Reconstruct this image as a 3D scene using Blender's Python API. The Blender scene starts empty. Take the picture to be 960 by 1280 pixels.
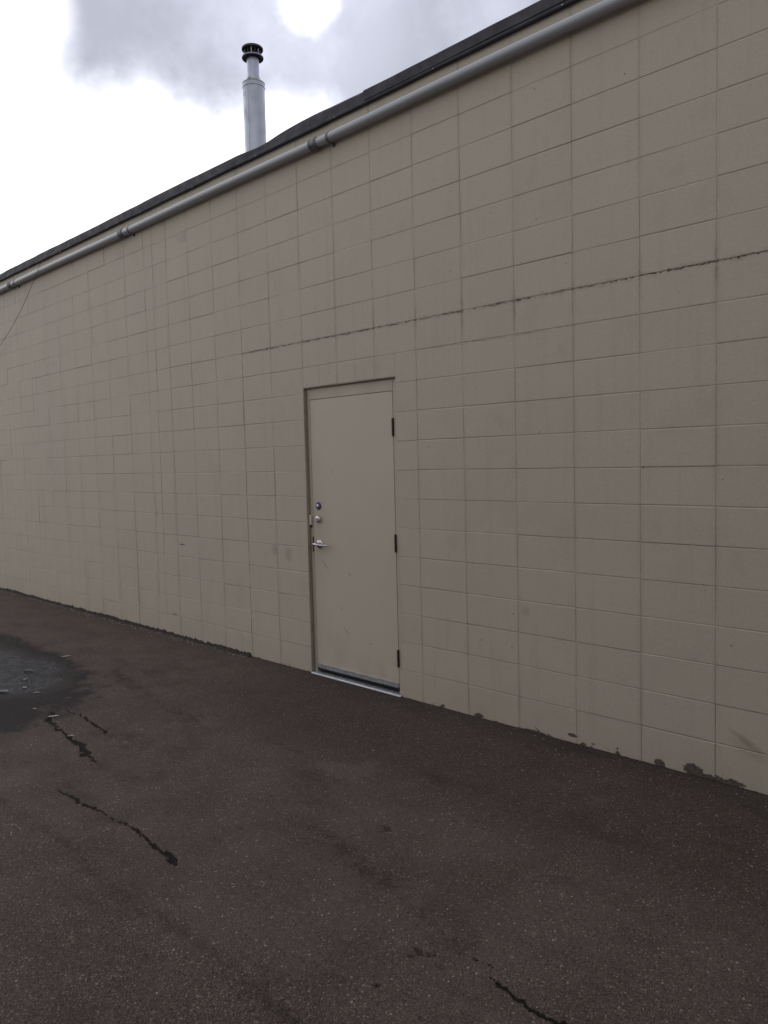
import bpy, bmesh, math, random
import numpy as np
from mathutils import Vector, Matrix, noise as mnoise
random.seed(7); rng = np.random.default_rng(7)
S = bpy.context.scene
COL = S.collection
rad = math.radians

# ------------------------------------------------------------ camera
CAM = Vector((3.665, -3.987, 1.6968))
yaw, pitch, roll = -0.788414, -0.06522, -0.02475
fw = Vector((math.sin(yaw)*math.cos(pitch), math.cos(yaw)*math.cos(pitch), math.sin(pitch)))
rt = Vector((math.cos(yaw), -math.sin(yaw), 0)); up = rt.cross(fw)
rt2 = math.cos(roll)*rt + math.sin(roll)*up; up2 = rt2.cross(fw)
cd = bpy.data.cameras.new('camera'); cam = bpy.data.objects.new('camera', cd); COL.objects.link(cam)
cd.sensor_fit = 'VERTICAL'; cd.sensor_height = 36; cd.lens = 984.64/1280*36
cd.clip_start = .05; cd.clip_end = 2000
M4 = Matrix((rt2, up2, -fw)).transposed().to_4x4(); M4.translation = CAM
cam.matrix_world = M4
S.camera = cam
S.render.resolution_x = 768; S.render.resolution_y = 1024
S.view_settings.view_transform = 'Standard'; S.view_settings.look = 'None'
S.view_settings.exposure = 0.15; S.view_settings.gamma = 1

# ------------------------------------------------------------ node helper
class NT:
    def __init__(s, tree): s.t = tree; s.n = tree.nodes; s.l = tree.links
    def node(s, typ, **kw):
        n = s.n.new(typ)
        for k, v in kw.items(): setattr(n, k, v)
        return n
    def put(s, sock, v):
        if isinstance(v, bpy.types.NodeSocket): s.l.new(v, sock)
        elif v is not None: sock.default_value = v
    def m(s, op, a, b=None, c=None, clamp=False):
        n = s.node('ShaderNodeMath', operation=op, use_clamp=clamp)
        for i, v in enumerate((a, b, c)):
            if v is not None: s.put(n.inputs[i], v)
        return n.outputs[0]
    def v(s, op, a, b=None, scale=None):
        n = s.node('ShaderNodeVectorMath', operation=op)
        s.put(n.inputs[0], a)
        if b is not None: s.put(n.inputs[1], b)
        if scale is not None: s.put(n.inputs['Scale'], scale)
        return n.outputs['Value'] if op in ('LENGTH', 'DOT_PRODUCT', 'DISTANCE') else n.outputs[0]
    def noise(s, vec, scale, detail=4, rough=.55, col=False, dist=0):
        n = s.node('ShaderNodeTexNoise'); s.put(n.inputs['Vector'], vec)
        n.inputs['Scale'].default_value = scale; n.inputs['Detail'].default_value = detail
        n.inputs['Roughness'].default_value = rough; n.inputs['Distortion'].default_value = dist
        return n.outputs[1 if col else 0]
    def ss(s, x, a, b, lo=0., hi=1.):
        n = s.node('ShaderNodeMapRange', interpolation_type='SMOOTHSTEP')
        s.put(n.inputs[0], x)
        for i, v in zip((1, 2, 3, 4), (a, b, lo, hi)): s.put(n.inputs[i], v)
        return n.outputs[0]
    def mix(s, f, a, b, typ='MIX'):
        n = s.node('ShaderNodeMix', data_type='RGBA', blend_type=typ)
        s.put(n.inputs[0], f); s.put(n.inputs[6], a); s.put(n.inputs[7], b)
        return n.outputs[2]
    def xyz(s, vec):
        n = s.node('ShaderNodeSeparateXYZ'); s.put(n.inputs[0], vec); return n.outputs
    def cxyz(s, x, y, z):
        n = s.node('ShaderNodeCombineXYZ')
        for i, v in enumerate((x, y, z)): s.put(n.inputs[i], v)
        return n.outputs[0]
    def bump(s, h, strength, dist, normal=None):
        n = s.node('ShaderNodeBump'); n.inputs['Strength'].default_value = strength
        n.inputs['Distance'].default_value = dist; s.put(n.inputs['Height'], h)
        if normal is not None: s.put(n.inputs['Normal'], normal)
        return n.outputs[0]
def rgb(r, g, b): return (r, g, b, 1.)
def newmat(name):
    m = bpy.data.materials.new(name); m.use_nodes = True
    nt = NT(m.node_tree); p = m.node_tree.nodes['Principled BSDF']
    return m, nt, p

# ------------------------------------------------------------ world and sun
SUN_AZ, SUN_EL = rad(-49.6), rad(29.0)      # azimuth from +Y towards +X
SUND = Vector((math.sin(SUN_AZ)*math.cos(SUN_EL), math.cos(SUN_AZ)*math.cos(SUN_EL), math.sin(SUN_EL)))
W = bpy.data.worlds.new('World'); S.world = W; W.use_nodes = True
w = NT(W.node_tree); bg = W.node_tree.nodes['Background']; wout = W.node_tree.nodes['World Output']
sky = w.node('ShaderNodeTexSky', sky_type='NISHITA'); sky.sun_disc = False
sky.sun_elevation = SUN_EL; sky.sun_rotation = SUN_AZ
w.l.new(sky.outputs[0], bg.inputs[0]); bg.inputs[1].default_value = 0.12
D = w.v('NORMALIZE', w.node('ShaderNodeTexCoord').outputs['Generated'])
dx, dy, dz = w.xyz(D)[:3]
el = w.m('MULTIPLY', w.m('ARCSINE', dz), 57.2958)
n1 = w.m('SUBTRACT', w.noise(D, 5.5, 5, .55), .5)
n2 = w.m('SUBTRACT', w.noise(D, 11., 6, .6), .5)
flat = w.v('NORMALIZE', w.cxyz(dx, dy, 0.))
azc = w.v('DOT_PRODUCT', flat, (math.sin(rad(14)), math.cos(rad(14)), 0))    # the grey cloud bank lies to the right of the sun
azm = w.ss(w.m('ADD', azc, w.m('MULTIPLY', n1, .10)), .140, .200)
elm = w.ss(w.m('ADD', el, w.m('ADD', w.m('MULTIPLY', n1, 6.5), w.m('MULTIPLY', n2, 1.8))), 21.6, 25.2)
bank = w.m('MULTIPLY', azm, elm)
big = w.noise(w.v('ADD', D, (3.1, 1.7, .4)), 2.1, 6, .55)
rest = w.m('MULTIPLY', w.ss(big, .40, .60), w.ss(w.m('ADD', el, w.m('MULTIPLY', n1, 12.)), 26., 36.))
grey = w.m('MAXIMUM', bank, rest)
sd = w.v('DOT_PRODUCT', D, tuple(SUND))
near = w.ss(sd, -.2, .95)
white_l = w.m('ADD', .70, w.m('MULTIPLY', near, .75))
wisp = w.noise(D, 9., 5, .6)
grey_l = w.m('ADD', .385, w.m('ADD', w.m('MULTIPLY', near, .12), w.m('MULTIPLY', w.ss(wisp, .38, .72), .16)))
cl = w.mix(grey, rgb(1., 1., 1.01), rgb(.93, .96, 1.13))
lum = w.mix(grey, w.cxyz(white_l, white_l, white_l), w.cxyz(grey_l, grey_l, grey_l))
glow = w.m('ADD', w.ss(w.m('ADD', sd, w.m('ADD', w.m('MULTIPLY', n2, .0017), w.m('MULTIPLY', w.m('SUBTRACT', w.noise(D, 38., 3), .5), .0006))), .99915, .99996, 0., .62), w.ss(sd, .990, .99985, 0., .16))
lum = w.v('ADD', lum, w.cxyz(glow, glow, glow))
ccol = w.v('MULTIPLY', cl, lum)
bgc = w.node('ShaderNodeBackground'); w.l.new(ccol, bgc.inputs[0]); bgc.inputs[1].default_value = 1.0
hd = w.v('DOT_PRODUCT', D, tuple(Vector((-.813, .345, .462)).normalized()))
hole = w.m('MAXIMUM', w.ss(w.m('ADD', hd, w.m('MULTIPLY', n2, .0006)), .99925, .99995, 0., .42),
           w.m('MULTIPLY', w.ss(big, .66, .74), w.m('MULTIPLY', w.ss(el, 30., 40.), .6)))
msh = w.node('ShaderNodeMixShader'); w.l.new(hole, msh.inputs[0]); w.l.new(bgc.outputs[0], msh.inputs[1]); w.l.new(bg.outputs[0], msh.inputs[2])
w.l.new(msh.outputs[0], wout.inputs[0])
sl = bpy.data.lights.new('sun', 'SUN'); sl.energy = .7; sl.angle = rad(12); sl.color = (1, .96, .9)
so = bpy.data.objects.new('sun', sl); COL.objects.link(so)
so.rotation_euler = SUND.to_track_quat('Z', 'Y').to_euler()

# ------------------------------------------------------------ object helpers
def link(o, parent=None):
    COL.objects.link(o)
    if parent: o.parent = parent
    return o
def tag(o, label=None, cat=None, group=None, kind=None):
    if label: o['label'] = label
    if cat: o['category'] = cat
    if group: o['group'] = group
    if kind: o['kind'] = kind
    return o
def meshobj(name, verts, faces, mat, parent=None, smooth=False, loc=None):
    me = bpy.data.meshes.new(name); me.from_pydata(verts, [], faces); me.update()
    me.materials.append(mat)
    if smooth: me.polygons.foreach_set('use_smooth', [True]*len(me.polygons))
    o = bpy.data.objects.new(name, me)
    if loc is not None: o.location = loc
    return link(o, parent)
def bmobj(name, bm, mat, parent=None, smooth=False, loc=None, bevel=0, seg=2):
    me = bpy.data.meshes.new(name)
    bmesh.ops.recalc_face_normals(bm, faces=bm.faces[:])
    bm.to_mesh(me); bm.free(); me.materials.append(mat)
    if smooth:
        me.polygons.foreach_set('use_smooth', [True]*len(me.polygons))
        me.set_sharp_from_angle(angle=rad(35))
    o = bpy.data.objects.new(name, me)
    if loc is not None: o.location = loc
    if bevel:
        b = o.modifiers.new('bevel', 'BEVEL'); b.width = bevel; b.segments = seg; b.limit_method = 'ANGLE'
    return link(o, parent)
def box(bm, x0, x1, y0, y1, z0, z1):
    vs = [bm.verts.new((x, y, z)) for x in (x0, x1) for y in (y0, y1) for z in (z0, z1)]
    for f in ((0, 1, 3, 2), (4, 6, 7, 5), (0, 4, 5, 1), (2, 3, 7, 6), (0, 2, 6, 4), (1, 5, 7, 3)):
        bm.faces.new([vs[i] for i in f])
def lathe(bm, prof, axis='Z', n=40, c=(0, 0, 0), caps=True):
    """prof: list of (radius, height) along axis"""
    rings = []
    for r, h in prof:
        ring = []
        for k in range(n):
            a = 2*math.pi*k/n
            u, v_ = r*math.cos(a), r*math.sin(a)
            p = {'Z': (u, v_, h), 'Y': (u, h, v_), 'X': (h, u, v_)}[axis]
            ring.append(bm.verts.new((c[0]+p[0], c[1]+p[1], c[2]+p[2])))
        rings.append(ring)
    for a, b in zip(rings, rings[1:]):
        for k in range(n): bm.faces.new((a[k], a[(k+1) % n], b[(k+1) % n], b[k]))
    if caps:
        bm.faces.new(rings[0][::-1]); bm.faces.new(rings[-1])
def tube(bm, pts, r, n=8):
    pts = [Vector(p) for p in pts]; rings = []
    for i, p in enumerate(pts):
        t = (pts[min(i+1, len(pts)-1)] - pts[max(i-1, 0)]).normalized()
        a = t.cross(Vector((0, 0, 1)));  a = a if a.length > .01 else t.cross(Vector((0, 1, 0)))
        a.normalize(); b = t.cross(a)
        rr = r[i] if isinstance(r, (list, tuple)) else r
        rings.append([bm.verts.new(p + rr*(math.cos(2*math.pi*k/n)*a + math.sin(2*math.pi*k/n)*b)) for k in range(n)])
    for a, b in zip(rings, rings[1:]):
        for k in range(n): bm.faces.new((a[k], a[(k+1) % n], b[(k+1) % n], b[k]))
    bm.faces.new(rings[0][::-1]); bm.faces.new(rings[-1])

# ------------------------------------------------------------ materials
BX, BZ = .4064, .2032
def ell(nt, P, cx, cz, rx, rz, wob, soft=.35, ang=0.):
    """soft-edged blotch on the wall at (cx, cz), edge broken up by noise"""
    x, y, z = nt.xyz(P)[:3]
    u = nt.m('SUBTRACT', x, cx); v_ = nt.m('SUBTRACT', z, cz)
    ca, sa = math.cos(ang), math.sin(ang)
    uu = nt.m('ADD', nt.m('MULTIPLY', u, ca/rx), nt.m('MULTIPLY', v_, sa/rx))
    vv = nt.m('ADD', nt.m('MULTIPLY', u, -sa/rz), nt.m('MULTIPLY', v_, ca/rz))
    d = nt.m('SQRT', nt.m('ADD', nt.m('MULTIPLY', uu, uu), nt.m('MULTIPLY', vv, vv)))
    return nt.ss(nt.m('ADD', d, wob), 1.-soft, 1.+soft, 1., 0.)
PAINT = rgb(.440, .392, .338)
def wall_paint(name, core=False):
    m, t, p = newmat(name)
    P = t.node('ShaderNodeNewGeometry').outputs['Position']
    x, y, z = t.xyz(P)[:3]
    info = t.node('ShaderNodeObjectInfo')
    rnd = info.outputs['Random']
    patch = t.noise(t.v('MULTIPLY', P, (1., 1., .8)), .9, 4, .6)
    col = t.mix(t.ss(patch, .35, .68), rgb(.490, .436, .348), rgb(.468, .419, .341))
    fine = t.noise(P, 60., 4, .7)
    col = t.mix(t.ss(fine, .3, .72, .0, .26), col, rgb(.30, .265, .23))
    # each block takes the paint a little differently
    col = t.mix(t.m('MULTIPLY', rnd, .085), col, rgb(.33, .285, .23))
    # roller marks and faint vertical runs
    runs = t.noise(t.v('MULTIPLY', P, (14., 1., 1.1)), 1., 5, .6)
    col = t.mix(t.ss(runs, .50, .78, 0., .20), col, rgb(.27, .235, .19))
    blot = t.noise(t.v('ADD', P, (4., 9., 2.)), 4.5, 6, .7)
    col = t.mix(t.ss(blot, .50, .74, 0., .17), col, rgb(.25, .215, .17))
    # grime gathering round the joints, in irregular lengths
    fz = t.m('PINGPONG', t.m('DIVIDE', z, BZ), .5)
    fx = t.m('PINGPONG', t.m('DIVIDE', x, BX), .5)
    gx = t.ss(t.m('MULTIPLY', fx, BX), .002, .028, 1., 0.)
    gz = t.ss(t.m('MULTIPLY', fz, BZ), .001, .014, 1., 0.)
    gn = t.noise(P, 2.2, 5, .65)
    g = t.m('ADD', t.m('MULTIPLY', gx, t.ss(gn, .32, .68, .0, .17)), t.m('MULTIPLY', gz, t.ss(gn, .38, .64, 0., .11)))
    node = t.m('MULTIPLY', t.m('MULTIPLY', t.ss(t.m('MULTIPLY', fx, BX), .002, .022, 1., 0.), t.ss(t.m('ABSOLUTE', t.m('SUBTRACT', z, 13*BZ)), .0, .17, 1., 0.)), t.ss(x, -2.0, .4, .1, 1.))
    g = t.m('ADD', g, t.m('MULTIPLY', node, t.ss(t.noise(P, 17., 5, .7), .35, .6, .05, .38)))
    col = t.mix(t.m('MINIMUM', g, .5), col, rgb(.17, .14, .11))
    # the course line that was once a crack: black crumbly dirt, from the left end of the upper band rightwards
    jit = t.m('MULTIPLY', t.m('SUBTRACT', t.noise(P, 26., 6, .75), .5), .042)
    dl = t.m('ABSOLUTE', t.m('ADD', t.m('SUBTRACT', z, 13*BZ), jit))
    cw = t.ss(t.noise(t.v('MULTIPLY', P, (3.2, 1., 1.)), 1., 3, .6), .35, .7, .0005, .007)
    cm = t.m('MULTIPLY', t.ss(t.m('SUBTRACT', dl, cw), .0, .006, 1., 0.), t.ss(x, -2.04, -2.02))
    cm = t.m('MULTIPLY', cm, t.m('MULTIPLY', t.ss(t.noise(P, 75., 3, .7), .36, .56, .1, 1.), t.ss(t.noise(t.cxyz(x, 3., 0.), 3.3, 4, .75), .38, .62, .10, 1.)))
    smear = t.m('MULTIPLY', t.ss(dl, .004, .030, 1., 0.), t.m('MULTIPLY', t.ss(x, -2.04, -2.0), t.ss(t.noise(P, 11., 5, .7), .42, .68)))
    col = t.mix(t.m('MULTIPLY', smear, .34), col, rgb(.11, .09, .07))
    col = t.mix(t.m('MULTIPLY', cm, .62), col, rgb(.070, .050, .036))
    jit2 = t.m('MULTIPLY', t.m('SUBTRACT', t.noise(P, 15., 5, .7), .5), .035)
    d2 = t.m('ABSOLUTE', t.m('ADD', t.m('SUBTRACT', z, 12*BZ-.004), jit2))
    c2 = t.m('MULTIPLY', t.ss(d2, .0005, .0045, 1., 0.), t.m('MULTIPLY', t.ss(x, .0, .2), t.ss(x, 1.1, 1.25, 1., 0.)))
    col = t.mix(t.m('MULTIPLY', c2, t.ss(t.noise(P, 8., 4, .7), .4, .55, 0., .6)), col, rgb(.09, .07, .055))
    # vertical crack at the left of the band and the jagged one where the two wall sections meet
    def vline(col, xc, z0, z1, width, amount, freq=9.):
        jj = t.m('MULTIPLY', t.m('SUBTRACT', t.noise(t.cxyz(0., 0., z), freq, 5, .7), .5), .03)
        d = t.m('ABSOLUTE', t.m('ADD', t.m('SUBTRACT', x, xc), jj))
        mk = t.m('MULTIPLY', t.ss(d, width*.3, width, 1., 0.), t.m('MULTIPLY', t.ss(z, z0-.02, z0+.02), t.ss(z, z1-.02, z1+.02, 1., 0.)))
        mk = t.m('MULTIPLY', mk, t.ss(t.noise(P, 12., 3, .6), .35, .6, .25, 1.))
        return t.mix(t.m('MULTIPLY', mk, amount), col, rgb(.06, .05, .042))
    col = vline(col, -2.032, 2.40, 2.64, .006, .8)
    col = vline(col, -2.034, .05, 2.42, .005, .42)
    col = vline(col, -3.625, .35, 1.42, .007, .75)
    col = vline(col, -3.49, .9, 4.0, .007, .45)
    col = vline(col, -3.22, .1, 4.1, .007, .35)
    col = vline(col, -4.06, .25, .9, .006, .75)
    col = vline(col, -4.48, .3, .95, .006, .6)
    # dirt smudges
    nn = t.m('MULTIPLY', t.m('SUBTRACT', t.noise(P, 22., 5, .7), .5), 1.6)
    for (cx, cz, rx, rz, a, am, c) in ((-1.66, .97, .035, .05, 0, .28, (.12, .10, .09)), (-1.475, .945, .045, .05, 0, .24, (.12, .10, .09)),
                                    (2.165, .255, .075, .014, -.55, .22, (.10, .10, .06)), (2.21, .24, .08, .016, -.5, .22, (.12, .12, .06)), (2.19, .21, .09, .03, -.4, .2, (.16, .16, .08)),
                                    (.87, .75, .03, .03, 0, .22, (.15, .12, .1)), (-3.15, .93, .045, .006, 0, .9, (.05, .04, .035)),
                                    (2.75, .30, .25, .16, 0, .15, (.16, .17, .08)), (-3.34, .22, .05, .006, .1, .7, (.06, .05, .04))):
        col = t.mix(t.m('MULTIPLY', ell(t, P, cx, cz, rx, rz, nn, .5, a), am), col, rgb(*c))
    # tiny pits and flecks
    vor = t.node('ShaderNodeTexVoronoi'); t.put(vor.inputs['Vector'], P); vor.inputs['Scale'].default_value = 9.
    fleck = t.m('MULTIPLY', t.ss(vor.outputs['Distance'], .035, .06, 1., 0.), t.ss(t.xyz(vor.outputs['Color'])[0], .55, .6))
    col = t.mix(t.m('MULTIPLY', fleck, .7), col, rgb(.10, .085, .07))
    # splash dirt and algae at the foot of the wall
    foot = t.m('MULTIPLY', t.ss(z, .0, .34, 1., 0.), t.ss(t.noise(P, 3., 5, .65), .3, .7, .25, 1.))
    col = t.mix(t.m('MULTIPLY', foot, .20), col, t.mix(t.ss(x, 1.6, 2.3), rgb(.20, .17, .13), rgb(.17, .19, .08)))
    # paint broken away at the very bottom, showing dark block
    chn = t.noise(t.v('MULTIPLY', P, (1., 1., 1.6)), 9., 6, .68)
    lim = t.m('ADD', .0, t.m('MULTIPLY', t.ss(chn, .50, .80), .10))
    lim = t.m('MULTIPLY', lim, t.ss(x, .1, 2.0, .45, 1.))
    chip = t.ss(t.m('SUBTRACT', z, lim), -.004, .004, 1., 0.)
    for (cx, cz, rx, rz) in ((1.92, .030, .050, .036), (1.985, .012, .05, .016), (1.73, .018, .035, .02), (.495, .014, .038, .016), (1.19, .046, .036, .011), (.90, .004, .10, .010), (2.13, .016, .05, .018)):
        chip = t.m('MAXIMUM', chip, ell(t, P, cx, cz, rx, rz, t.m('MULTIPLY', nn, 1.3), .12))
    bare = t.mix(t.ss(t.noise(P, 60., 3, .6), .3, .7), rgb(.060, .045, .036), rgb(.12, .095, .075))
    col = t.mix(chip, col, bare)
    if core:
        jc = t.ss(t.noise(P, 3.1, 5, .7), .34, .70, .0, .42)
        col = t.mix(jc, col, rgb(.13, .11, .095))
    t.put(p.inputs['Base Color'], col)
    p.inputs['Roughness'].default_value = .62
    h = t.m('ADD', t.m('MULTIPLY', t.noise(P, 150., 4, .65), .6), t.m('MULTIPLY', t.noise(P, 22., 4, .6), .9))
    pit = t.node('ShaderNodeTexVoronoi'); t.put(pit.inputs['Vector'], P); pit.inputs['Scale'].default_value = 110.
    h = t.m('SUBTRACT', h, t.m('MULTIPLY', t.ss(pit.outputs['Distance'], .1, .35, 1., 0.), .25))
    h = t.m('SUBTRACT', h, t.m('MULTIPLY', chip, .9))
    t.put(p.inputs['Normal'], t.bump(h, .45, .003))
    return m
M_block = wall_paint('painted_block')
M_mortar = wall_paint('painted_mortar', core=True)

def simple(name, color, rough=.5, metal=0., bumpscale=0, bstr=.2, bdist=.001, var=None, varscale=6., spec=None):
    m, t, p = newmat(name)
    P = t.node('ShaderNodeNewGeometry').outputs['Position']
    c = rgb(*color)
    if var:
        n = t.noise(P, varscale, 5, .62)
        t.put(p.inputs['Base Color'], t.mix(t.ss(n, .34, .68), c, rgb(*var)))
        t.put(p.inputs['Roughness'], t.ss(t.noise(P, varscale*1.7, 4), .3, .7, max(rough-.1, .05), min(rough+.12, 1.)))
    else:
        p.inputs['Base Color'].default_value = c; p.inputs['Roughness'].default_value = rough
    p.inputs['Metallic'].default_value = metal
    if spec is not None: p.inputs['Specular IOR Level'].default_value = spec
    if bumpscale: t.put(p.inputs['Normal'], t.bump(t.noise(P, bumpscale, 4, .6), bstr, bdist))
    return m
M_alu = simple('aluminium', (.50, .51, .54), .42, .8, 90, .1, .0006, (.42, .43, .45), 25)
M_satin = simple('satin_chrome', (.62, .60, .60), .28, 1., 0, var=(.45, .43, .42), varscale=60)
M_purple = simple('keyhole_ring', (.055, .04, .16), .35, .3)
M_white_key = simple('key_cylinder_face', (.62, .6, .72), .3, .9)
M_hinge = simple('dark_hinge', (.045, .027, .020), .55, .3, 200, .3, .0005, (.07, .042, .032), 60)
M_black = simple('rubber', (.012, .012, .013), .7, 0., 0)
M_pipe = simple('painted_pipe', (.37, .38, .41), .40, .1, 0)
M_pipe_dark = simple('pipe_coupling_iron', (.12, .12, .14), .5, .3, 120, .3, .001, (.19, .19, .21), 30)
M_flash = simple('dark_roof_edging', (.030, .028, .038), .7, 0., 35, .25, .002, (.042, .038, .050), 7.)
M_felt = simple('roofing_felt', (.035, .034, .038), .9, 0., 80, .5, .003, (.06, .058, .06), 3.)
M_galv = simple('galvanised_steel', (.44, .46, .53), .45, .7, 0, var=(.40, .42, .49), varscale=4.)
M_galv_b = simple('galvanised_liner', (.40, .43, .55), .38, .7, 0, var=(.44, .46, .58), varscale=5.)
M_cap = simple('dark_cap_metal', (.030, .030, .038), .55, .4, 60, .1, .001, (.05, .05, .06), 20.)
M_cable = simple('cable_sheath', (.05, .05, .055), .6)
M_sensor = simple('sensor_plastic', (.52, .50, .46), .45)
M_room = simple('painted_indoor_dark', (.01, .01, .01), .9)

def door_paint(name, base, dark):
    m, t, p = newmat(name)
    P = t.node('ShaderNodeNewGeometry').outputs['Position']
    x, y, z = t.xyz(P)[:3]
    n = t.noise(P, 2.3, 5, .6)
    col = t.mix(t.ss(n, .3, .7), rgb(*base), rgb(*dark))
    nn = t.m('MULTIPLY', t.m('SUBTRACT', t.noise(P, 60., 4, .7), .5), 1.2)
    for (cx, cz, rx, rz, a, am) in ((-1.045, .885, .052, .0045, -.75, .6), (-.765, .835, .016, .010, .6, .4), (-.815, .385, .040, .0045, -.75, .6),
                                   (-.87, .56, .012, .010, 0, .35), (-.55, .33, .02, .008, .3, .3), (-.93, 1.62, .01, .02, 0, .2)):
        col = t.mix(t.m('MULTIPLY', ell(t, P, cx, cz, rx, rz, nn, .5, a), am), col, rgb(.10, .09, .08))
    # handling grime beside the lock
    col = t.mix(t.m('MULTIPLY', ell(t, P, -1.10, 1.12, .09, .30, nn, .9), .16), col, rgb(.2, .18, .16))
    col = t.mix(t.m('MULTIPLY', t.m('MULTIPLY', t.ss(z, .05, .5, 1., 0.), t.ss(t.noise(P, 6., 5, .65), .4, .7)), .22), col, rgb(.19, .165, .14))
    t.put(p.inputs['Base Color'], col)
    t.put(p.inputs['Roughness'], t.ss(t.noise(P, 7., 4), .3, .7, .42, .56))
    t.put(p.inputs['Normal'], t.bump(t.m('ADD', t.noise(P, 3., 2), t.m('MULTIPLY', t.noise(P, 260., 3), .08)), .12, .006))
    return m
M_door = door_paint('door_paint', (.505, .447, .360), (.484, .430, .350))
M_frame = door_paint('frame_paint', (.475, .415, .325), (.42, .37, .29))

# ------------------------------------------------------------ asphalt material
M_asph, t, p = newmat('asphalt')
P = t.node('ShaderNodeNewGeometry').outputs['Position']
x, y, z = t.xyz(P)[:3]
aC = t.node('ShaderNodeAttribute', attribute_name='crack').outputs['Fac']
aD = t.node('ShaderNodeAttribute', attribute_name='damp').outputs['Fac']
aW = t.node('ShaderNodeAttribute', attribute_name='wet').outputs['Fac']
P2 = t.v('MULTIPLY', P, (1., 1., 0.))
P2 = t.v('ADD', P2, t.v('SCALE', t.v('SUBTRACT', t.noise(P2, 90., 2, col=True), (.5, .5, .5)), scale=.006))
def vor(scale, feat='F1'):
    n = t.node('ShaderNodeTexVoronoi', feature=feat); t.put(n.inputs['Vector'], P2); n.inputs['Scale'].default_value = scale; return n
v1 = vor(105.); v2 = vor(210.); v3 = vor(48.)
stone = t.xyz(v1.outputs['Color'])[0]; stone2 = t.xyz(v2.outputs['Color'])[1]; stone3 = t.xyz(v3.outputs['Color'])[2]
big = t.noise(P2, .55, 5, .6)
mid = t.noise(P2, 2.6, 5, .62)
binder = t.mix(t.ss(mid, .3, .7), rgb(.060, .0430, .0388), rgb(.081, .0588, .0530))
# exposed aggregate strip in front of the wall and at the left foreground, dusty smooth lane between
yy = t.m('ADD', y, t.m('MULTIPLY', t.m('SUBTRACT', mid, .5), .5))
strip = t.m('MULTIPLY', t.ss(yy, -1.35, -.85), t.ss(x, -2.2, -.6))
fore = t.ss(yy, -2.75, -2.35, 1., 0.)
rough_zone = t.m('MAXIMUM', t.m('MAXIMUM', strip, fore), t.ss(big, .48, .62, .0, .35))
dust = t.m('MULTIPLY', t.m('SUBTRACT', 1., rough_zone), t.ss(mid, .34, .62, .25, 1.))
col = t.mix(t.m('MULTIPLY', dust, .55), binder, rgb(.111, .0850, .0768))
amt = t.m('ADD', .30, t.m('MULTIPLY', rough_zone, .42))
thr = t.m('SUBTRACT', 1., t.m('MULTIPLY', amt, .55))
edge1 = t.ss(v1.outputs['Distance'], .30, .50, 1., 0.)
lightm = t.m('MULTIPLY', t.m('POWER', t.ss(stone, t.m('SUBTRACT', thr, .22), 1.), 2.2), edge1)
clus = t.ss(t.noise(P2, 7., 4, .7), .36, .62, .35, 1.)
col = t.mix(t.m('MULTIPLY', t.m('MULTIPLY', lightm, clus), .72), col, t.mix(stone2, rgb(.24, .175, .13), rgb(.50, .43, .36)))
l2 = t.m('MULTIPLY', t.m('POWER', t.ss(stone2, .55, 1.), 2.), t.ss(v2.outputs['Distance'], .3, .55, 1., 0.))
col = t.mix(t.m('MULTIPLY', l2, t.m('ADD', .38, t.m('MULTIPLY', rough_zone, .4))), col, rgb(.30, .24, .19))
v4 = vor(330.); s4 = t.xyz(v4.outputs['Color'])[0]
col = t.mix(t.ss(s4, .6, 1., 0., .35), col, rgb(.20, .150, .115))
col = t.mix(t.ss(s4, 0., .4, .45, 0.), col, rgb(.015, .011, .010))
dk = t.ss(stone2, .0, .30, 1., 0.)
col = t.mix(t.m('MULTIPLY', dk, .65), col, rgb(.018, .014, .013))
l3 = t.m('MULTIPLY', t.ss(stone3, .965, .975), t.ss(v3.outputs['Distance'], .16, .24, 1., 0.))
col = t.mix(t.m('MULTIPLY', l3, t.ss(mid, .4, .6, .2, .8)), col, rgb(.36, .33, .29))
col = t.mix(t.m('MULTIPLY', strip, .30), col, rgb(.022, .0150, .0155))
# pale dried-water bloom and dark oil patches
bloom = t.ss(t.noise(t.v('ADD', P2, (7., 2., 0.)), 1.7, 5, .65), .56, .74)
col = t.mix(t.m('MULTIPLY', bloom, .38), col, rgb(.15, .12, .105))
oil = t.ss(t.noise(t.v('MULTIPLY', P2, (.9, 2.2, 1.)), 1.3, 5, .6), .54, .70)
col = t.mix(t.m('MULTIPLY', oil, .5), col, rgb(.030, .0215, .019))
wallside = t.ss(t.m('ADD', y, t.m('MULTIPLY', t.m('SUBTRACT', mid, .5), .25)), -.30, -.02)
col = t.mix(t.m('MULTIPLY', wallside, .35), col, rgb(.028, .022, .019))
damp = t.m('ADD', aD, t.m('MULTIPLY', t.m('SUBTRACT', mid, .5), t.m('MULTIPLY', aD, .6)), clamp=True)
col = t.mix(t.m('MULTIPLY', damp, .82), col, rgb(.012, .010, .013))
aC2 = t.ss(t.m('ADD', aC, t.m('MULTIPLY', t.m('SUBTRACT', t.noise(P2, 130., 3, .7), .5), .5)), .25, .75)
aS = t.node('ShaderNodeAttribute', attribute_name='stain').outputs['Fac']
col = t.mix(t.m('MULTIPLY', t.m('MULTIPLY', aS, t.ss(t.noise(P2, 60., 4, .7), .3, .6, .45, 1.)), .68), col, rgb(.014, .010, .010))
col = t.mix(t.m('MULTIPLY', aC2, .93), col, rgb(.006, .004, .0035))
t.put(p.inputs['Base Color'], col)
t.put(p.inputs['Roughness'], t.m('SUBTRACT', t.m('SUBTRACT', .82, t.m('MULTIPLY', aC2, -.1)), t.m('MULTIPLY', aW, .38)))
p.inputs['Specular IOR Level'].default_value = .22
h = t.m('ADD', t.ss(v1.outputs['Distance'], .0, .6, 1., 0.), t.m('MULTIPLY', t.ss(v2.outputs['Distance'], 0., .6, 1., 0.), .5))
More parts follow.
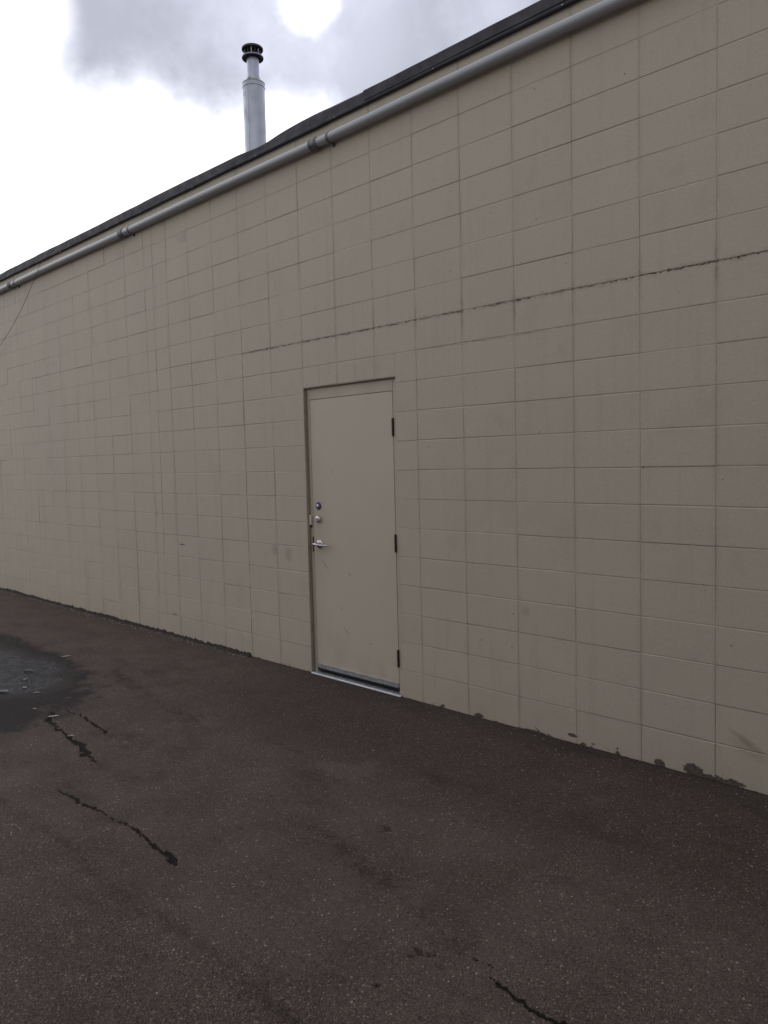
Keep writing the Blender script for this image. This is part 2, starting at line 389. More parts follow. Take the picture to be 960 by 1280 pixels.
h = t.m('ADD', h, t.m('MULTIPLY', mid, 1.2))
t.put(p.inputs['Normal'], t.bump(h, .9, .004))

# ------------------------------------------------------------ ground: one sheet to the horizon, finer where the lane is seen
fine_az = np.radians(np.arange(-80, -9.99, .135))
coarse_az = np.radians(np.arange(-6, 276, 6))
AZ = np.concatenate([fine_az, coarse_az])
dep = np.radians(np.arange(50, 8, -.115))
Rr = np.concatenate([[.02, .5, 1.0], 1.6968/np.tan(dep), [13, 15, 18, 22, 30, 45, 80, 150, 300, 700]])
A_, R_ = np.meshgrid(AZ, Rr)
X = (CAM.x + np.sin(A_)*R_).ravel(); Y = (CAM.y + np.cos(A_)*R_).ravel()
def segdist(X, Y, pts, w0=None):
    d = np.full(X.shape, 9.)
    for i, ((ax, ay, wa), (bx, by, wb)) in enumerate(zip(pts, pts[1:])):
        vx, vy = bx-ax, by-ay; tt = np.clip(((X-ax)*vx + (Y-ay)*vy)/(vx*vx+vy*vy), 0, 1)
        dd = np.hypot(X-ax-tt*vx, Y-ay-tt*vy) / (wa + (wb-wa)*tt)
        d = np.minimum(d, dd)
    return d
def vnoise(X, Y, s, seed):
    """cheap value noise, smooth, range -1..1"""
    r = np.random.default_rng(seed); T = r.uniform(-1, 1, (256, 256))
    u, v = X*s+1000, Y*s+1000; i, j = np.floor(u).astype(int), np.floor(v).astype(int); fu, fv = u-i, v-j
    fu = fu*fu*(3-2*fu); fv = fv*fv*(3-2*fv)
    g = lambda a, b: T[a % 256, b % 256]
    return (g(i, j)*(1-fu)+g(i+1, j)*fu)*(1-fv) + (g(i, j+1)*(1-fu)+g(i+1, j+1)*fu)*fv
nz = vnoise(X, Y, 40, 1)*.6 + vnoise(X, Y, 90, 2)*.55 + vnoise(X, Y, 14, 3)*.45
cracks = [
 [(-1.82, -1.85, .012), (-1.70, -1.91, .022), (-1.57, -1.95, .012), (-1.36, -1.97, .010), (-1.16, -1.985, .014), (-1.01, -1.99, .020), (-.90, -2.02, .026), (-.81, -2.035, .016), (-.74, -2.05, .008), (-.656, -2.033, .005)],
 [(-1.86, -1.80, .006), (-1.76, -1.755, .006), (-1.62, -1.736, .008), (-1.35, -1.76, .010), (-1.14, -1.778, .008)],
 [(-.492, -2.363, .004), (-.355, -2.361, .006), (-.221, -2.357, .008), (-.11, -2.332, .007), (.037, -2.331, .007), (.177, -2.319, .008), (.295, -2.31, .010), (.419, -2.312, .010), (.521, -2.321, .018), (.56, -2.326, .013), (.612, -2.333, .017), (.68, -2.34, .014), (.734, -2.342, .003)],
 [(2.12, -2.024, .003), (2.143, -2.033, .007), (2.19, -2.032, .008), (2.254, -2.055, .012), (2.298, -2.053, .009), (2.353, -2.05, .011), (2.421, -2.046, .010), (2.6, -2.05, .008), (2.9, -2.08, .006)],
 [(2.015, -1.977, .003), (2.064, -1.973, .005), (2.119, -1.979, .003)]]
crack = np.zeros_like(X)
for c in cracks:
    d = segdist(X + vnoise(X, Y, 18, 21)*.010, Y + vnoise(X, Y, 22, 22)*.012 + vnoise(X, Y, 55, 23)*.005, c); crack = np.maximum(crack, np.clip((1.2 + nz*1.05 - d)/.5, 0, 1))
faint = np.zeros_like(X)
for c in ([(-.9, -2.64, .035), (-.564, -2.626, .03), (-.276, -2.613, .03), (-.014, -2.601, .035), (.357, -2.612, .03), (.731, -2.614, .036), (.933, -2.617, .03), (1.174, -2.588, .03), (1.482, -2.589, .04), (1.9, -2.6, .03)], [(.9, -1.72, .03), (1.3, -1.80, .045), (1.7, -1.90, .04), (2.0, -1.97, .03)], [(-2.6, -1.02, .05), (-1.6, -1.22, .06), (-.9, -1.27, .07)],
          [(-1.84, -1.86, .03), (-2.0, -2.0, .02), (-2.2, -2.12, .012)], [(-1.0, -1.73, .05), (-.80, -1.74, .05), (-.6, -1.74, .01)]):
    d = segdist(X, Y + vnoise(X, Y, 6, 24)*.02, c); faint = np.maximum(faint, (.62+.38*vnoise(X, Y, 3, 25))*np.clip((1.0 + nz*1.6 - d)/1.2, 0, 1))
for (sx, sy, r, a) in ((1.132, -1.521, .028, .8), (1.87, -2.081, .032, .85), (1.83, -2.065, .02, .7), (1.883, -2.303, .016, .9), (1.858, -2.368, .015, .7), (1.66, -2.372, .016, .6), (.626, -1.967, .018, .7), (-1.02, -1.272, .12, .35),
                       (1.555, -2.504, .04, .35), (1.503, -2.597, .04, .3), (1.775, -2.366, .012, .5), (.931, -1.967, .016, .4), (-.93, -1.735, .07, .6), (-.82, -1.74, .08, .5), (1.98, -2.10, .012, .5), (1.62, -2.39, .02, .5)):
    d = np.hypot((X-sx)*.7, Y-sy)/r; blot = a*np.clip((1.0+nz*1.1-d)/.5, 0, 1)
    if a > .55 and r < .05: crack = np.maximum(crack, blot*.68)
    else: faint = np.maximum(faint, blot)
cf = crack
# damp patch round the shallow puddle
wob = vnoise(X, Y, 2.2, 5)*.22 + vnoise(X, Y, 6, 6)*.10 + nz*.06
wob2 = wob + vnoise(X, Y, 13, 41)*.13 + vnoise(X, Y, 33, 42)*.08
dd = np.hypot((X+3.9)/2.35, (Y+1.83)/.80) + wob2*.62
inner = np.hypot((X+3.45)/1.05, (Y+1.70)/.42) + wob*.9
damp = np.clip((1.03-dd)/.13, 0, 1)*(.8+.2*np.clip(vnoise(X, Y, 4, 43)+.6, 0, 1))
wet = np.clip((1.28-inner)/.55, 0, 1)
Z = vnoise(X, Y, .8, 8)*.006 + vnoise(X, Y, 2.5, 9)*.002
near_wall = np.clip((Y+.6)/.6, 0, 1); Z = Z*(1-near_wall)*np.clip((inner-1.1)/1.2, 0, 1) + vnoise(X, Y, 9, 33)*.0012*(1-near_wall)
Z += -.008*crack - .0025*faint - .007*np.clip((1.25-inner)/.7, 0, 1) + (vnoise(X, Y, 120, 11)*.0008)*(R_.ravel() < 12)
Z[R_.ravel() > 12] = 0
nR, nA = R_.shape
faces = np.empty((nR-1, nA, 4), dtype=np.int64); ii = np.arange(nR-1)[:, None]; jj = np.arange(nA)[None, :]; j2 = (jj+1) % nA
faces[..., 0] = ii*nA+jj; faces[..., 1] = (ii+1)*nA+jj; faces[..., 2] = (ii+1)*nA+j2; faces[..., 3] = ii*nA+j2
faces = faces.reshape(-1, 4)[:, ::-1]
me = bpy.data.meshes.new('ground')
me.vertices.add(len(X)); me.vertices.foreach_set('co', np.stack([X, Y, Z], 1).ravel().astype(np.float32))
me.loops.add(faces.size); me.loops.foreach_set('vertex_index', faces.ravel().astype(np.int32))
me.polygons.add(len(faces)); me.polygons.foreach_set('loop_start', np.arange(0, faces.size, 4, dtype=np.int32))
me.update(); me.validate()
me.polygons.foreach_set('use_smooth', np.ones(len(me.polygons), dtype=bool))
for nm, arr in (('crack', cf), ('damp', damp), ('wet', wet), ('stain', faint)):
    a = me.attributes.new(nm, 'FLOAT', 'POINT'); a.data.foreach_set('value', arr.astype(np.float32))
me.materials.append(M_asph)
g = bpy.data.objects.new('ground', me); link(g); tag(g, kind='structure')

# water film in the hollow, the sky's blue reflection put into its base colour
M_water, t, p = newmat('puddle_water')
P = t.node('ShaderNodeNewGeometry').outputs['Position']
vw = t.node('ShaderNodeTexVoronoi'); t.put(vw.inputs['Vector'], P); vw.inputs['Scale'].default_value = 75.
gs = t.xyz(vw.outputs['Color'])[0]
t.put(p.inputs['Base Color'], t.mix(t.ss(gs, .8, .95), rgb(.013, .014, .024), rgb(.075, .078, .105)))
t.put(p.inputs['Roughness'], t.ss(t.noise(P, 9., 4), .35, .65, .26, .5))
p.inputs['IOR'].default_value = 1.36; p.inputs['Specular IOR Level'].default_value = .36
hh = t.m('ADD', t.ss(vw.outputs['Distance'], 0., .6, 1., 0.), t.m('MULTIPLY', t.noise(P, 34., 4, .6), 1.2))
t.put(p.inputs['Normal'], t.bump(hh, 1., .0075))
nx, ny = 90, 44
px = np.linspace(-4.9, -2.2, nx); py = np.linspace(-2.3, -1.1, ny)
PX, PY = np.meshgrid(px, py)
inn = np.hypot((PX+3.45)/1.05, (PY+1.70)/.42) + (vnoise(PX, PY, 2.2, 5)*.22 + vnoise(PX, PY, 6, 6)*.10)*.9
keep = inn < 1.25
vs, fs, idx = [], [], -np.ones(PX.shape, int)
for i in range(ny-1):
    for j in range(nx-1):
        if keep[i, j] and keep[i+1, j] and keep[i, j+1] and keep[i+1, j+1]:
            q = []
            for a, b in ((i, j), (i, j+1), (i+1, j+1), (i+1, j)):
                if idx[a, b] < 0:
                    idx[a, b] = len(vs); vs.append((PX[a, b], PY[a, b], -.0035))
                q.append(int(idx[a, b]))
            fs.append(q)
pud = meshobj('puddle', vs, fs, M_water, smooth=True); tag(pud, kind='structure')

# ------------------------------------------------------------ the building
bld = bpy.data.objects.new('block_building', None); link(bld)
tag(bld, 'long low cream concrete block building with one steel door and dark roof edge', 'building')
XL, XR = -16.3, 6.9104           # ends of the wall
DEPTH = 11.
OX0, OX1, OZ = -3*BX, -.5*BX, 2.2815     # door opening
TOPZ = 21*BZ
# core (mortar face) with the opening cut out
bm = bmesh.new()
CY = .0023
box(bm, XL, OX0, CY, .20, -.06, TOPZ); box(bm, OX1, XR, CY, .20, -.06, TOPZ); box(bm, OX0, OX1, CY, .20, OZ, TOPZ)
box(bm, XL, XL+.2, .2, DEPTH, -.06, TOPZ); box(bm, XR-.2, XR, .2, DEPTH, -.06, TOPZ); box(bm, XL+.2, XR-.2, DEPTH-.2, DEPTH, -.06, TOPZ)
wall = bmobj('wall', bm, M_mortar, bld)

# vertical joints, left to right (the far section is spaced unevenly, as built)
left_j = [-8.6, -9.02, -10.02, -11.1, -12.11, -13.13, -14.17, -15.18, -16.32, -17.35, -18.38, -19.48] + [-20.5-k for k in range(20)]
left_j = [j for j in left_j if j*BX > XL]
JX = sorted([j*BX for j in left_j] + [XL] + [k*BX for k in range(-8, 17)])
JX = [a for a in JX if a < XR] + [XR]
JX.append(-7.94*BX); JX.remove(-8*BX); JX.sort()
cells = []
for r in range(21):
    z0, z1 = r*BZ, (r+1)*BZ
    for a, b in zip(JX, JX[1:]):
        if r <= 11 and b > OX0+.01 and a < 0-.01:
            if z1 <= OZ+.002 and a < OX1-.01:
                if abs(a-(-BX)) < .01: cells.append((OX1, 0., z0, z1))       # half block right of the door
                continue
            if r == 11:       # lintel course: cut half blocks over the opening
                m_ = (a+b)/2
                for (p0, p1) in ((a, m_), (m_, b)):
                    cells.append((p0, p1, (OZ if p1 < OX1+.01 else z0), z1))
                continue
        cells.append((a, b, z0, z1))
def block_mesh(w_, h_, seed, name='block'):
    """front face with an eased arris, sides running back into the wall; origin at its centre"""
    r = random.Random(seed)
    gl, gr_, gb, gt = r.uniform(.0002, .0014), r.uniform(.0002, .0014), r.uniform(.0006, .0026), r.uniform(.0004, .0020)
    b = r.uniform(.0022, .0052)
    x0, x1, z0, z1 = -w_/2+gl, w_/2-gr_, -h_/2+gb, h_/2-gt
    k = lambda: r.uniform(-.0006, .0006)
    fr = [(x0+b+k(), k(), z0+b+k()), (x1-b+k(), k(), z0+b+k()), (x1-b+k(), k(), z1-b+k()), (x0+b+k(), k(), z1-b+k())]
    dm = r.uniform(.0008, .0020); md = [(x0, dm, z0), (x1, dm, z0), (x1, dm, z1), (x0, dm, z1)]
    bk = [(x_, .05, z_) for x_, _, z_ in md]
    fc = [(0, 1, 2, 3)]
    for i in range(4):
        j = (i+1) % 4
        fc += [(i, i+4, j+4, j), (i+4, i+8, j+8, j+4)]
    return fr+md+bk, fc
def wproj(x_, y_, z_):
    d = Vector((x_, y_, z_)) - CAM; zz = d.dot(fw)
    if zz < .2: return None
    return (480+984.64*d.dot(rt2)/zz, 640-984.64*d.dot(up2)/zz)
def screen_area(c):
    a, b, z0, z1 = c; q = [wproj(*v) for v in ((a, 0, z0), (b, 0, z0), (b, 0, z1), (a, 0, z1))]
    if any(v is None for v in q): return 0
    # share of the block inside the picture
    cx = sum(v[0] for v in q)/4; cy_ = sum(v[1] for v in q)/4
    xs = [min(max(v[0], 0), 960) for v in q]; ys = [min(max(v[1], 0), 1280) for v in q]
    ar = 0
    for i in range(4):
        j = (i+1) % 4; ar += xs[i]*ys[j]-xs[j]*ys[i]
    return abs(ar)/2
cells.sort(key=screen_area, reverse=True)
NB = 296
meshes = {}
def get_mesh(w_, h_, seed):
    key = (round(w_, 3), round(h_, 3), seed)
    if key not in meshes:
        v_, f_ = block_mesh(w_, h_, hash((key[0]*1000//1, key[1]*1000//1, seed)) & 0xffff)
        me = bpy.data.meshes.new('block'); me.from_pydata(v_, [], f_); me.update(); me.materials.append(M_block)
        meshes[key] = me
    return meshes[key]
rest_v, rest_f = [], []
for i, (a, b, z0, z1) in enumerate(cells):
    w_, h_ = b-a, z1-z0; cx, cz = (a+b)/2, (z0+z1)/2
    off = random.gauss(0, .0007); rz = random.gauss(0, .0016); rx = random.gauss(0, .003)
    if z0 < .01: pass
    if i < NB:
        me = get_mesh(w_, h_, random.randrange(8 if w_ > .3 else 3))
        o = bpy.data.objects.new('block', me); o.location = (cx, off, cz); o.rotation_euler = (rx, 0, rz)
        link(o, wall)
    else:
        v_, f_ = block_mesh(w_, h_, random.randrange(9999)); n0 = len(rest_v)
        R3 = Matrix.Rotation(rz, 3, 'Z') @ Matrix.Rotation(rx, 3, 'X')
        for q in v_:
            q = R3 @ Vector(q); rest_v.append((q.x+cx, q.y+off, q.z+cz))
        rest_f += [tuple(n0+k for k in f) for f in f_]
rb = meshobj('distant_block', rest_v, rest_f, M_block, wall); tag(rb, kind='stuff')

# crumbled mortar along the old crack course
bm = bmesh.new()
for k in range(520):
    xx = random.uniform(-2.03, 2.9)
    dens = .5+.5*mnoise.noise(Vector((xx*2.3, 5, 1)))
    if random.random() > dens*1.2: continue
    s_ = random.uniform(.0015, .0045)
    zz = 13*BZ + random.gauss(0, .0028)
    r_ = bmesh.ops.create_icosphere(bm, subdivisions=1, radius=s_)
    for v_ in r_['verts']:
        v_.co = Vector((v_.co.x*random.uniform(1, 2.6)+xx, v_.co.y*.7, v_.co.z*random.uniform(.6, 1.1)+zz))
M_crumb = simple('crumbled_mortar', (.20, .165, .13), .9, 0., 300, .4, .001, (.06, .045, .035), 40.)
cr = bmobj('mortar_crumb', bm, M_crumb, bld); tag(cr, kind='stuff')

# roof deck and edging
bm = bmesh.new(); box(bm, XL+.2, XR-.2, .2, DEPTH-.2, 4.02, 4.12)
bmobj('roof', bm, M_felt, bld)
def edge_profile(xv):
    """height of the lapped edging: sags and steps from sheet to sheet"""
    b = .008*mnoise.noise(Vector((xv*1.1, 2.2, 0))) + .004*mnoise.noise(Vector((xv*3.7, 9.2, 0)))
    s_ = .012 if (-1.75 < xv < -.25) else 0
    d = -.020*math.exp(-((xv+1.65)/.22)**2) + .014*math.exp(-((xv+1.05)/.35)**2)
    return 4.283 + b + d + .0045*max(0, -xv-1)
vs, fs = [], []
xsn = np.arange(XL-.03, XR+.03, .07)
for xv in xsn:
    tz = edge_profile(xv); bz_ = 4.190 + .0028*mnoise.noise(Vector((xv*2.1, 7, 3))) + .004*max(0, -xv-1)
    bw = -.016 + .004*mnoise.noise(Vector((xv*1.7, 1, 8)))
    for (yv, zv) in ((-.002, bz_), (-.024+bw*.2, bz_-.003), (-.026+bw*.2, bz_+.012), (bw, bz_+.05), (bw-.006, tz-.012), (bw+.004, tz), (.03, tz+.006), (.20, tz-.03), (.26, 4.13)):
        vs.append((xv, yv, zv))
k9 = 9
for i in range(len(xsn)-1):
    for j in range(k9-1):
        a = i*k9+j; fs.append((a, a+1, a+1+k9, a+k9))
meshobj('roof_edging', vs, fs, M_flash, bld, smooth=True)
# separate lapped sheets: a raised upper sheet on the right, thin laps further left
def lap(x0, x1, dz0, dz1, th, drop):
    n = max(3, int((x1-x0)/.06)); vv, ff = [], []
    for i in range(n+1):
        xv = x0+(x1-x0)*i/n; tz = edge_profile(xv)
        u = i/n
        top = tz+dz0+(dz1-dz0)*u
        for (yv, zv) in ((-.027, top-drop), (-.030-th, top-drop-.002), (-.030-th, top-.006), (-.018, top+.001), (.06, top+.006), (.12, top-.03)):
            vv.append((xv, yv, zv))
    for i in range(n):
        for j in range(5):
            a = i*6+j; ff.append((a, a+1, a+7, a+6))
    for e in (0, n):
        ff.append(tuple(e*6+j for j in (range(6) if e == 0 else range(5, -1, -1))))
    return meshobj('lapped_sheet', vv, ff, M_flash, bld, smooth=False)
lap(-.42, XR, .001, .006, .0012, .070)
# end and rear edging so the parapet reads from the side
bm = bmesh.new()
box(bm, XL-.02, XL+.22, .25, DEPTH, 4.17, 4.30); box(bm, XR-.22, XR+.02, .25, DEPTH, 4.17, 4.30); box(bm, XL-.02, XR+.02, DEPTH-.22, DEPTH+.02, 4.172, 4.302)
bmobj('parapet_coping', bm, M_flash, bld)
# screw heads on the edging
bm = bmesh.new()
for k in range(16):
    xv = -8.4 + k*.96 + random.uniform(-.03, .03)
    lathe(bm, [(.004, .0), (.004, -.003), (.002, -.004)], 'Y', 8, (xv, -.030, 4.196))
sc = bmobj('edging_screw', bm, M_alu, bld); tag(sc, kind='stuff')

# the long pipe under the roof edge
pipe_z = lambda xv: 4.066 + .0030*max(0, -xv-.5) + .0025*math.sin(xv*1.9)
PY_, PR = -.045, .034
joints = [-16.18, -13.13, -10.1, -7.04, -3.98, -.935, 2.11, 5.16]
bm = bmesh.new()
xs = list(np.arange(XL+.2, XR-.1, .12))
tube(bm, [(xv, PY_, pipe_z(xv)) for xv in xs], PR, 24)
pipe = bmobj('wall_pipe', bm, M_pipe, bld, smooth=True)
for jx in joints:
    zc = pipe_z(jx)
    bm = bmesh.new()
    lathe(bm, [(PR+.001, -.045), (PR+.006, -.045), (PR+.007, -.032), (PR+.003, -.030), (PR+.003, .012), (PR+.008, .014), (PR+.008, .028), (PR+.003, .030), (PR+.003, .045), (PR+.001, .0455)], 'X', 24, (jx, PY_, zc), caps=False)
    bmobj('coupling', bm, M_pipe_dark, pipe, smooth=True)
    # strap: half ring round the pipe with a foot and bolt on the wall
    sx = jx+.165; zc = pipe_z(sx); bm = bmesh.new()
    ring_i, ring_o = [], []
    n = 14
    for k in range(n+1):
        a = -math.pi/2 - math.pi*k/n
        for lst, r_ in ((ring_i, PR+.0015), (ring_o, PR+.0035)): lst.append((PY_+r_*math.cos(a), zc+r_*math.sin(a)))
    for k in range(n):
        q = [ring_i[k], ring_i[k+1], ring_o[k+1], ring_o[k]]
        v0 = [bm.verts.new((sx-.012, yy_, zz_)) for yy_, zz_ in q]; v1_ = [bm.verts.new((sx+.012, yy_, zz_)) for yy_, zz_ in q]
        bm.faces.new(v0); bm.faces.new(v1_[::-1])
        for e in range(4): bm.faces.new((v0[e], v0[(e+1) % 4], v1_[(e+1) % 4], v1_[e]))
    box(bm, sx-.012, sx+.012, PY_, .001, zc-PR-.0040, zc-PR-.0016); box(bm, sx-.012, sx+.012, PY_, .001, zc+PR+.0016, zc+PR+.0040)
    box(bm, sx-.010, sx+.010, -.005, .002, zc-PR-.026, zc-PR-.003)
    lathe(bm, [(.007, .0), (.007, -.012), (.003, -.014)], 'Y', 8, (sx, -.004, zc-PR-.015))
    bmobj('pipe_strap', bm, M_pipe_dark, pipe)

# plain building on the other side of the lane, behind the viewer: it shades the foot of the wall
bm = bmesh.new()
ob = bpy.data.objects.new('neighbour_building', None); link(ob); tag(ob, 'plain grey building across the lane, behind the viewer and outside the picture', 'building')
box(bm, -1.2, 18., -17., -7.2, -.05, 4.6)
M_opp = simple('rendered_wall', (.22, .20, .18), .85, 0., 60, .3, .002, (.18, .165, .15), 1.5)
bmobj('wall', bm, M_opp, ob)
bm = bmesh.new(); box(bm, -1.3, 18.1, -17.1, -7.1, 4.6, 4.75); bmobj('roof', bm, M_felt, ob)
for xw in (1., 5., 9., 13.):
    bm = bmesh.new(); box(bm, xw, xw+1.2, -7.22, -7.16, 1.1, 2.3); wf = bmobj('window', bm, M_hinge, ob)
    bm = bmesh.new(); box(bm, xw+.06, xw+1.14, -7.159, -7.15, 1.16, 2.24); bmobj('pane', bm, M_black, wf)

# thin cable dropping away from the roof edge at the far left
pts = [(-5.88, -.03, 4.23), (-5.95, -.086, 4.165), (-6.06, -.086, 4.088), (-6.22, -.084, 3.98), (-6.42, -.08, 3.85), (-6.62, -.075, 3.735), (-6.85, -.07, 3.625), (-7.12, -.06, 3.51), (-7.45, -.06, 3.385), (-7.9, -.05, 3.23), (-8.5, -.04, 3.05), (-9.2, -.03, 2.88)]
bm = bmesh.new()
fine_p = []
for a, b in zip(pts, pts[1:]):
    for k in range(4): fine_p.append(Vector(a).lerp(Vector(b), k/4))
tube(bm, fine_p + [pts[-1]], .0026, 6)
cb = bmobj('cable', bm, M_cable, smooth=True)
tag(cb, 'thin dark cable hanging slantwise from the roof edge over the far left of the wall', 'cable')

# flue
CX, CYF = -3.762, 1.5
bm = bmesh.new()
lathe(bm, [(.121, 4.1), (.121, 4.95), (.1235, 4.955), (.1235, 4.985), (.121, 4.99), (.121, 5.895), (.126, 5.898), (.126, 5.902), (.1225, 5.904), (.1225, 5.940), (.126, 5.943), (.126, 5.950), (.082, 5.953)], 'Z', 48, (CX, CYF, 0))
# folded seam down the side
a = rad(-72); sxp, syp = CX+.121*math.cos(a), CYF+.121*math.sin(a)
box(bm, sxp-.005, sxp+.005, syp-.003, syp+.004, 4.2, 5.89)
chim = bmobj('chimney', bm, M_galv, bld, smooth=True)
bm = bmesh.new()
lathe(bm, [(.068, 5.95), (.068, 6.225)], 'Z', 40, (CX, CYF, 0))
bmobj('liner_pipe', bm, M_galv_b, chim, smooth=True)
bm = bmesh.new()
lathe(bm, [(.069, 5.972), (.080, 5.972), (.083, 5.978), (.080, 6.000), (.072, 6.004), (.0705, 6.018), (.069, 6.02)], 'Z', 40, (CX, CYF, 0))
box(bm, CX+.02, CX+.045, CYF-.094, CYF-.076, 5.978, 5.998)
bmobj('storm_collar', bm, M_alu, chim, smooth=True)
bm = bmesh.new()
lathe(bm, [(.069, 6.222), (.100, 6.222), (.117, 6.216), (.119, 6.218), (.119, 6.232), (.113, 6.236), (.03, 6.240)], 'Z', 44, (CX, CYF, 0))
bmobj('lower_cap_disc', bm, M_cap, chim, smooth=True)
bm = bmesh.new()
lathe(bm, [(.1195, 6.228), (.1205, 6.228), (.1205, 6.236), (.1135, 6.2375)], 'Z', 44, (CX, CYF, 0), caps=False)
bmobj('cap_rim', bm, M_galv, chim, smooth=True)
bm = bmesh.new()
lathe(bm, [(.03, 6.318), (.100, 6.318), (.117, 6.310), (.119, 6.312), (.119, 6.330), (.112, 6.337), (.06, 6.350), (.01, 6.354)], 'Z', 44, (CX, CYF, 0))
bmobj('upper_cap_disc', bm, M_cap, chim, smooth=True)
for k in range(14):
    a = 2*math.pi*(k+.3)/14; bm = bmesh.new()
    box(bm, .070, .098, -.003, .003, 6.237, 6.319)
    o = bmobj('cap_fin', bm, M_cap if k % 3 else M_galv_b, chim); o.rotation_euler = (0, 0, a); o.location = (CX, CYF, 0)

# ------------------------------------------------------------ door
DY = .030                                       # face of frame and leaf, set back in the opening
DX0, DX1, DZ0, DZ1 = -1.1765, -.2645, .052, 2.186
bm = bmesh.new()
box(bm, OX0+.001, DX0-.003, DY, .15, -.03, OZ-.008)                  # left jamb
box(bm, DX1+.0055, OX1-.001, DY, .15, -.03, OZ-.008)                  # right jamb
box(bm, DX0-.003, DX1+.003, DY, .15, DZ1+.004, OZ-.008)              # head
box(bm, DX0-.003, DX0+.012, .080, .148, .02, DZ1+.004); box(bm, DX1-.012, DX1+.003, .080, .148, .02, DZ1+.004)   # stops
frame = bmobj('door_frame', bm, M_frame, bld)
bm = bmesh.new(); box(bm, DX0, DX1, DY, .075, DZ0, DZ1)
door = bmobj('door', bm, M_door, bld, bevel=.0015, seg=2)
bm = bmesh.new(); box(bm, OX0-.02, OX1+.02, .19, .26, -.02, 2.4)  # near-black slab closing the doorway, its colour stands in for the dark interior
bmobj('dark_interior_slab', bm, M_room, bld)
bm = bmesh.new(); box(bm, OX0+.012, OX1+.006, .006, .12, OZ-.004, OZ+.004)
bmobj('lintel', bm, M_frame, bld)
# dark sealant bead beside the left jamb
bm = bmesh.new()
tube(bm, [(OX0+.004, (.016+.0015*random.random()), zz) for zz in np.arange(.0, OZ-.01, .09)], .006, 6)
bmobj('sealant_bead', bm, simple('sealant', (.27, .235, .19), .7, 0, 150, .3, .001, (.20, .17, .14), 20.), frame, smooth=True)
# sweep and threshold
bm = bmesh.new()
prof = [(DY+.002, .046), (DY-.004, .048), (DY-.006, .054), (DY-.006, .074), (DY-.010, .076), (DY-.010, .081), (DY+.002, .083)]
v0 = [bm.verts.new((DX0+.004, yy_, zz_)) for yy_, zz_ in prof]; v1_ = [bm.verts.new((DX1-.004, yy_, zz_)) for yy_, zz_ in prof]
for k in range(len(prof)): bm.faces.new((v0[k], v0[(k+1) % len(prof)], v1_[(k+1) % len(prof)], v1_[k]))
bm.faces.new(v0[::-1]); bm.faces.new(v1_)
bmobj('door_sweep', bm, M_alu, door)
bm = bmesh.new(); box(bm, DX0+.004, DX1-.004, DY, DY+.012, .034, .0525)
bmobj('sweep_seal', bm, M_black, door)
bm = bmesh.new()
prof = [(-.016, -.01), (-.016, .004), (-.008, .010), (-.006, .0085), (.006, .0115), (.008, .0095), (.028, .012), (.14, .012), (.14, -.01)]
v0 = [bm.verts.new((OX0+.012, yy_, zz_)) for yy_, zz_ in prof]; v1_ = [bm.verts.new((OX1-.008, yy_, zz_)) for yy_, zz_ in prof]
for k in range(len(prof)): bm.faces.new((v0[k], v0[(k+1) % len(prof)], v1_[(k+1) % len(prof)], v1_[k]))
bm.faces.new(v0[::-1]); bm.faces.new(v1_)
bmobj('threshold', bm, M_alu, bld)
# hinges
for zc in (1.932, 1.103, .266):
    bm = bmesh.new(); hx = DX1+.0015
    for k in range(5):
        z0 = zc-.060+k*.024; lathe(bm, [(.0065, z0+.0008), (.0075, z0+.002), (.0075, z0+.022), (.0065, z0+.0232)], 'Z', 14, (hx, DY-.006, 0))
    lathe(bm, [(.003, zc-.066), (.006, zc-.063), (.006, zc-.060)], 'Z', 12, (hx, DY-.006, 0)); lathe(bm, [(.006, zc+.060), (.006, zc+.063), (.003, zc+.066)], 'Z', 12, (hx, DY-.006, 0))
    box(bm, hx-.011, hx+.010, DY-.0015, DY+.006, zc-.060, zc+.060)
    bmobj('hinge', bm, M_hinge, door, smooth=True)
# lock hardware
LX = -1.1065; FY = DY
bm = bmesh.new(); lathe(bm, [(.030, 0), (.030, -.004), (.027, -.007), (.016, -.008)], 'Y', 32, (LX, FY, 1.352))
cyl = bmobj('lock_cylinder', bm, M_purple, door, smooth=True)
bm = bmesh.new(); lathe(bm, [(.0125, -.0079), (.0125, -.012), (.010, -.0135)], 'Y', 24, (LX, FY, 1.352)); box(bm, LX-.0012, LX+.0012, FY-.0145, FY-.013, 1.346, 1.358)
bmobj('key_face', bm, M_white_key, door, smooth=True)
bm = bmesh.new(); lathe(bm, [(.031, 0), (.031, -.004), (.026, -.017), (.021, -.020), (.013, -.021), (.012, -.019)], 'Y', 36, (LX, FY, 1.247)); box(bm, LX-.001, LX+.001, FY-.0225, FY-.018, 1.240, 1.254)
bmobj('deadbolt', bm, M_satin, door, smooth=True)
bm = bmesh.new()
lathe(bm, [(.036, 0), (.037, -.004), (.035, -.009), (.026, -.017), (.016, -.022), (.0135, -.030), (.0125, -.048)], 'Y', 36, (LX, FY, 1.050))
rose = bmobj('lever_rose', bm, M_satin, door, smooth=True)
bm = bmesh.new()
path = [(LX-.020, FY-.050, 1.052), (LX-.008, FY-.054, 1.053), (LX+.01, FY-.056, 1.051), (LX+.035, FY-.055, 1.049), (LX+.07, FY-.052, 1.047), (LX+.10, FY-.047, 1.046), (LX+.118, FY-.038, 1.046), (LX+.122, FY-.030, 1.046)]
tube(bm, path, [.008, .0115, .012, .0095, .0082, .0078, .0075, .006], 12)
bmobj('lever_handle', bm, M_satin, door, smooth=True)
